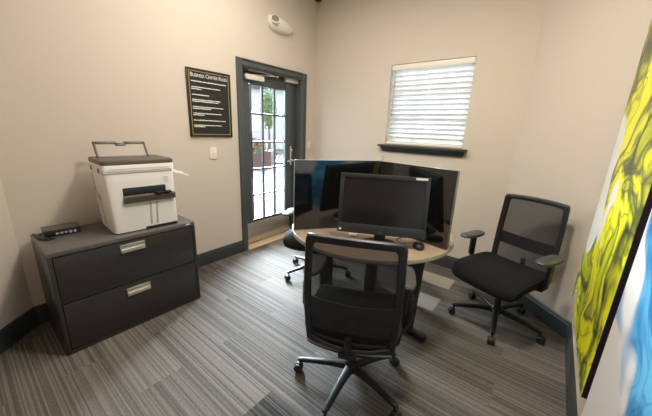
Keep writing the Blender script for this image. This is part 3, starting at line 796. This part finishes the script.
# ------------------------------------------------------------------ office chairs (local +y faces forward)
def make_chair(label, loc, face, base_ang, pad_z=.66, pad_y=.035, pad_x=.284):
    root = thing('office_chair', label, 'chair', (loc[0], loc[1], 0), face, 'black mesh office chairs')
    rb = base_ang - face
    # five-star base with casters
    bm = bm_new(); add_lathe(bm, [(.036, .085), (.046, .090), (.046, .120), (.034, .140), (.030, .150)], (0, 0, 0), 24); obj('base_hub', bm, BASEP, root)
    for k in range(5):
        a = rb + 2 * pi * k / 5
        bm = bm_new(); loops = []
        for r, zc, w_, h_ in ((.030, .112, .052, .040), (.12, .110, .044, .034), (.22, .100, .038, .028), (.295, .090, .034, .026), (.325, .086, .026, .020)):
            loops.append([(r, q * w_, zc + p * h_) for q, p in superloop(1, 1, 3, 16)])
        loft(bm, loops)
        lg = obj('base_leg', bm, BASEP, root, rotz=a)
        bm = bm_new()
        add_tube(bm, [(.312, 0, .082), (.312, 0, .052)], .0075, 10)
        for s in (-1, 1):
            add_lathe(bm, [(.012, -.0085), (.024, -.0085), (.027, -.005), (.027, .005), (.024, .0085), (.012, .0085)], (.326, s * .0155, .0275), 20, Matrix.Rotation(pi / 2, 3, 'X'))
        add_tube(bm, [(.326, -.024, .0275), (.326, .024, .0275)], .006, 8)
        hood = [(.326 + .030 * cos(t), .0275 + .030 * sin(t)) for t in [R(20 + 14 * i) for i in range(11)]]
        hood += [(.326 + .022 * cos(t), .0275 + .022 * sin(t)) for t in [R(160 - 14 * i) for i in range(11)]]
        add_prism(bm, hood, -.0055, .0055, 'y')
        obj('caster', bm, RUBBER, lg)
    bm = bm_new(); add_tube(bm, [(0, 0, .145), (0, 0, .30)], .026, 20); add_tube(bm, [(0, 0, .30), (0, 0, .405)], .015, 16); obj('gas_column', bm, BLACKP, root)
    bm = bm_new()
    add_box(bm, (0, -.01, .405), (.16, .22, .040), bevel=.012); add_box(bm, (0, -.16, .402), (.09, .22, .030), bevel=.008)
    add_tube(bm, [(.08, .03, .400), (.23, .04, .396), (.265, .045, .398)], [.006, .006, .009], 8)
    obj('tilt_mechanism', bm, BLACKP, root)
    # seat: shell + cushion with a waterfall front
    def seat_loop(w_, d_, z, dz=0):
        out = []
        for p, q in superloop(w_ * 1.04, d_ * 1.05, 8.5, 88):
            y = q + .060; f = max(0., (y - .15) / .13)
            out.append((p * (1 - .05 * max(0., -y / .24)), y, z - .012 - .034 * f * f + .014 * (abs(p) / .25) ** 2.5))
        return out
    bm = bm_new(); loft(bm, [seat_loop(.42, .40, .418), seat_loop(.474, .458, .422), seat_loop(.480, .464, .432), seat_loop(.474, .458, .437)])
    obj('seat_shell', bm, BLACKP, root)
    bm = bm_new(); loft(bm, [seat_loop(.480, .464, .436), seat_loop(.500, .486, .442), seat_loop(.507, .492, .462), seat_loop(.496, .482, .487), seat_loop(.46, .446, .497), seat_loop(.36, .34, .501), seat_loop(.15, .14, .499)])
    obj('seat_cushion', bm, FABRIC, root)
    def rloop(w_, d_, ru, rv):                        # rounded rectangle, eight points per corner and side
        o_ = []
        for sx, sy, a0 in ((1, -1, -90), (1, 1, 0), (-1, 1, 90), (-1, -1, 180)):
            for i in range(8):
                a = R(a0 + 90 * i / 7); o_.append((sx * (w_ / 2 - ru) + ru * cos(a), sy * (d_ / 2 - rv) + rv * sin(a)))
            nx_ = {(1, -1): (1, 1), (1, 1): (-1, 1), (-1, 1): (-1, -1), (-1, -1): (1, -1)}[(sx, sy)]
            ax, ay = o_[-1]
            a1 = R(a0 + 90); bx2, by2 = nx_[0] * (w_ / 2 - ru) + ru * cos(a1), nx_[1] * (d_ / 2 - rv) + rv * sin(a1)
            for i in range(1, 8): o_.append((ax + (bx2 - ax) * i / 8, ay + (by2 - ay) * i / 8))
        return o_
    # backrest surface: u across -1..1, v up 0..1
    z0, z1 = .385, 1.006
    def S(u, v, off=0.):
        hw = .222 + .010 * sin(pi * min(1, v * 1.1)) + .006 * v
        z = z0 + (z1 - z0) * v
        y = -.215 - .035 * v - .028 * sin(pi * v) * .6 - .030 * v * v * .6
        y += .030 * u * u
        return Vector((u * hw, y - off, z + .010 * (1 - u * u) * (1 if v > .5 else -1) * abs(v - .5) * 2))
    def sl(uw, v0, v1, n=7., k=64, off=0.):
        out = []
        for p, q in rloop(2 * uw, v1 - v0, .085 * uw, .062): out.append(S(p, (v0 + v1) / 2 + q, off))
        return out
    bm = bm_new()
    O, I = (1., 0., 1.), (.835, .125, .940)
    L = [sl(*O, n=9, off=-.006), sl(.975, .012, .988, n=9, off=-.012), sl(.865, .108, .952, n=9, off=-.012), sl(*I, n=9, off=-.004), sl(*I, n=9, off=.008), sl(.865, .105, .952, n=9, off=.014), sl(.975, .010, .990, n=9, off=.014), sl(*O, n=9, off=.006)]
    L.append(L[0]); loft(bm, L, cap=False)
    obj('back_frame', bm, BLACKP, root)
    bm = bm_new(); rings = []
    for t in (1.012, .8, .6, .4, .2, .04):
        cv = (I[1] + I[2]) / 2; hv = (I[2] - I[1]) / 2
        rings.append([S(p * I[0] * t, cv + q * 2 * hv * t, .002) for p, q in rloop(2, 1, .085, .062)])
    vl = loft(bm, rings, cap=False); bm.faces.new(vl[-1]); obj('back_mesh', bm, MESH, root)
    bm = bm_new()                                     # lumbar band bowed across the back
    top, bot = [], []
    for i in range(17):
        u = -.86 + 1.72 * i / 16
        top.append((u, .50 - .025 * (1 - u * u))); bot.append((u, .325 + .02 * u * u))
    L = []
    for i in range(17):
        u = top[i][0]; a_, b_ = top[i][1], bot[i][1]
        L.append([S(u, a_, .010), S(u, (a_ + b_) / 2, .018), S(u, b_, .010), S(u, b_, .003), S(u, a_, .003)])
    loft(bm, L); obj('lumbar_band', bm, DARKP, root)
    bm = bm_new()                                     # upright from the mechanism to the back
    add_tube(bm, [(0, -.19, .400), (0, -.245, .402), (0, -.262, .44), (0, -.262, .50)], [.022, .024, .022, .018], 12)
    add_tube(bm, [(-.20, -.222, .452), (-.10, -.248, .436), (0, -.256, .430), (.10, -.248, .436), (.20, -.222, .452)], .010, 10)
    obj('back_post', bm, BLACKP, root)
    bm = bm_new()
    pts = [(x, -.232 - .018 * (1 - (x / .21) ** 2), .428 - .008 * (1 - (x / .21) ** 2)) for x in [(-.21 + .42 * i / 12) for i in range(13)]]
    add_tube(bm, pts, .0065, 8); gb_ = obj('back_trim', bm, GREYMET, root); gb_['label'] = 'thin grey bar under the backrest'
    # armrests
    for s in (-1, 1):
        bm = bm_new()
        add_tube(bm, [(s * .10, -.02, .412), (s * .20, -.015, .408), (s * .262, -.01, .420), (s * .283, -.005, .455), (s * .288, 0, .52)], [.016, .016, .017, .018, .019], 10)
        add_box(bm, (s * .289, 0, .56), (.030, .055, .15), bevel=.008)
        add_box(bm, (s * .289, .002, (.59 + pad_z - .02) / 2), (.020, .042, pad_z - .02 - .59), bevel=.005)
        ar = obj('armrest', bm, BLACKP, root)
        bm = bm_new(); lo2 = superloop(.098, .265, 3.2, 40)
        loft(bm, [[(s * pad_x + p * k_, pad_y + q * k_, pad_z + zz + .02 * (q / .13) ** 2 * .25) for p, q in lo2] for k_, zz in ((.80, -.030), (.97, -.024), (1., -.012), (.95, -.003), (.80, .001), (.3, .002))])
        obj('arm_pad', bm, PADP, ar)
    return root

make_chair('black mesh office chair in front of the monitor, its back to the camera', (2.045, -2.015), math.atan2(.42, .91), R(-153.5), .70, .085, .262)
make_chair('black mesh office chair standing alone by the angled wall at the right', (2.619, -.755), math.atan2(.38, -.925), R(-12.5), .675)
make_chair('black office chair mostly hidden behind the left divider panel, toward the door', (1.02, -1.11), R(-158), R(-112))

# ------------------------------------------------------------------ outside
b = bm_new(); add_prism(b, [(-30, -14), (-.0 - T, -14), (-T, T), (14, T), (14, 30), (-30, 30)], -.14, -.02)
struct('pavement_ground', b, PAVE, 'pale paved ground outside the door', 'pavement')
b = bm_new(); add_prism(b, [(2.77 - .755 * r_ + .656 * l_, -3.26 + .656 * r_ + .755 * l_) for r_, l_ in ((12.5, -6), (12.5, 4), (15.5, 4), (15.5, -6))], -.02, .04)
o = obj('lawn', b, GRASS, None, 0); o['kind'] = 'stuff'; tag(o, 'strip of green lawn beyond the pavement outside the door', 'grass')
def leaf_cloud(c, rad, n, size, seed, squash=1.):
    rr = random.Random(seed); bm = bm_new()
    for i in range(n):
        while True:
            p = Vector((rr.uniform(-1, 1), rr.uniform(-1, 1), rr.uniform(-1, 1)))
            if .35 < p.length < 1: break
        p = Vector((p.x * rad, p.y * rad, p.z * rad * squash)) + Vector(c)
        a = Vector((rr.gauss(0, 1), rr.gauss(0, 1), rr.gauss(0, 1))).normalized()
        e = a.orthogonal().normalized(); f = a.cross(e); s = size * rr.uniform(.6, 1.3)
        bm.faces.new([bm.verts.new(p + e * s), bm.verts.new(p + f * s * .5 + a * s * .1), bm.verts.new(p - e * s), bm.verts.new(p - f * s * .5 + a * s * .1)])
    return bm
tr_ = thing('tree', 'young leafy green tree seen through the middle column of door panes', 'tree', (-7.04, 5.28, .06))
bm = bm_new(); add_tube(bm, [(0, 0, 0), (.03, .02, .8), (-.02, .05, 1.7), (.05, 0, 2.6)], [.09, .07, .055, .03], 10); obj('trunk', bm, BARK, tr_)
bm = leaf_cloud((0, 0, 2.15), .36, 1500, .055, 5, 2.3)
obj('foliage', bm, LEAF, tr_, smooth=0)
pl_ = thing('brick_planter', 'low red brick planter with red flowering shrub outside the door', 'planter', (-6.3, 3.95, -.02), R(40))
pl_.scale = (1, 1, 1.15)
bm = bm_new()
for s in (-1, 1): add_box(bm, (s * .62, 0, .28), (.12, .9, .56)); add_box(bm, (0, s * .40, .28), (1.12, .10, .56))
obj('planter_wall', bm, BRICK, pl_, smooth=0)
bm = bm_new(); add_box(bm, (0, 0, .24), (1.12, .70, .44)); obj('soil', bm, BARK, pl_, smooth=0)
bm = leaf_cloud((0, 0, .66), .42, 500, .06, 11, .65); obj('flowers', bm, FLOWER, pl_, smooth=0)
bm = leaf_cloud((0, 0, .55), .48, 500, .07, 12, .5); obj('shrub_leaves', bm, LEAF, pl_, smooth=0)
bd_ = thing('building', 'long pale stucco building across the yard outside the door', 'building', (-15.5, 13.0, -.02), R(-41))
bm = bm_new(); add_box(bm, (0, 0, 2.05), (5., 26., 4.1)); obj('building_wall', bm, STUCCO, bd_, smooth=0)
bm = bm_new(); add_box(bm, (0, 0, 4.15), (5.6, 26.6, .2)); obj('roof', bm, PAVE, bd_, smooth=0)
for yy in (-8, -4.6, -1.2, 2.2, 5.6, 9):
    bm = bm_new(); add_box(bm, (2.5, yy, 1.9), (.08, 1.1, 1.4)); obj('building_window', bm, WFRAME, bd_, smooth=0)

# ------------------------------------------------------------------ light
wd = bpy.data.worlds.new('World'); scene.world = wd; wd.use_nodes = True
g = NB(wd); bg = wd.node_tree.nodes['Background']; bg.inputs['Color'].default_value = (.77, .87, 1., 1)
tcw = g.n('ShaderNodeTexCoord')                      # overcast sky plus an added bright patch sending daylight through the door
vn = g.n('ShaderNodeVectorMath', operation='NORMALIZE'); g.l(tcw.outputs['Generated'], vn.inputs[0])
dp_ = g.n('ShaderNodeVectorMath', operation='DOT_PRODUCT'); g.l(vn.outputs[0], dp_.inputs[0])
dp_.inputs[1].default_value = Vector((-.80, .58, .34)).normalized()
mr_ = g.n('ShaderNodeMapRange', interpolation_type='SMOOTHSTEP'); g.l(dp_.outputs['Value'], mr_.inputs['Value'])
mr_.inputs['From Min'].default_value = .78; mr_.inputs['From Max'].default_value = .97
mr_.inputs['To Min'].default_value = 9.; mr_.inputs['To Max'].default_value = 265.
g.l(mr_.outputs[0], bg.inputs['Strength'])

def area(name, loc, rot, sx, sy, power, col, portal=False, spread=pi):
    l = bpy.data.lights.new(name, 'AREA'); l.shape = 'RECTANGLE'; l.size = sx; l.size_y = sy
    l.energy = power; l.color = col; l.spread = spread
    if portal: l.cycles.is_portal = True
    o = bpy.data.objects.new(name, l); C.objects.link(o); o.location = loc; o.rotation_euler = rot
    return o
area('ceiling_lamp', (2.2, -1.83, 3.0), (0, 0, 0), .30, .30, 47, (1., .92, .82))
area('ceiling_fill', (1.1, -1.75, 3.12), (0, 0, 0), 1.2, 1.2, 44, (1., .94, .85))  # added broad fill to brighten the left and back walls, no known fixture
area('door_portal', (-T - .02, dy, (gz0 + gz1) / 2), (0, R(-90), 0), gz1 - gz0, gy1 - gy0, 1, (1, 1, 1), True)
area('window_portal', ((WX0 + WX1) / 2, T + .02, WZ0 + wh / 2), (R(-90), 0, 0), 2 * ww, wh, 1, (1, 1, 1), True)

# ------------------------------------------------------------------ camera
cam = bpy.data.cameras.new('camera'); cam.sensor_fit = 'HORIZONTAL'; cam.sensor_width = 36.
cam.lens = 290.64 / 652 * 36; cam.clip_start = .02; cam.clip_end = 200
co = bpy.data.objects.new('camera', cam); C.objects.link(co)
fw = Vector((-.58834955, .76584895, -.25946136)); rg = Vector((.78617765, .61683264, .03797624)); up = Vector((-.1891283, .18163942, .96500653))
Mx = Matrix((rg, up, -fw)).transposed().to_4x4(); Mx.translation = (2.7685, -3.2645, 1.4609)
co.matrix_world = Mx
scene.camera = co

vs = scene.view_settings
vs.view_transform = 'Standard'; vs.look = 'None'; vs.exposure = 0.; vs.gamma = 1.; vs.use_curve_mapping = False
scene.render.film_transparent = False
scene.cycles.use_denoising = True
scene.cycles.max_bounces = 10; scene.cycles.transparent_max_bounces = 16
scene.cycles.sample_clamp_indirect = 6.
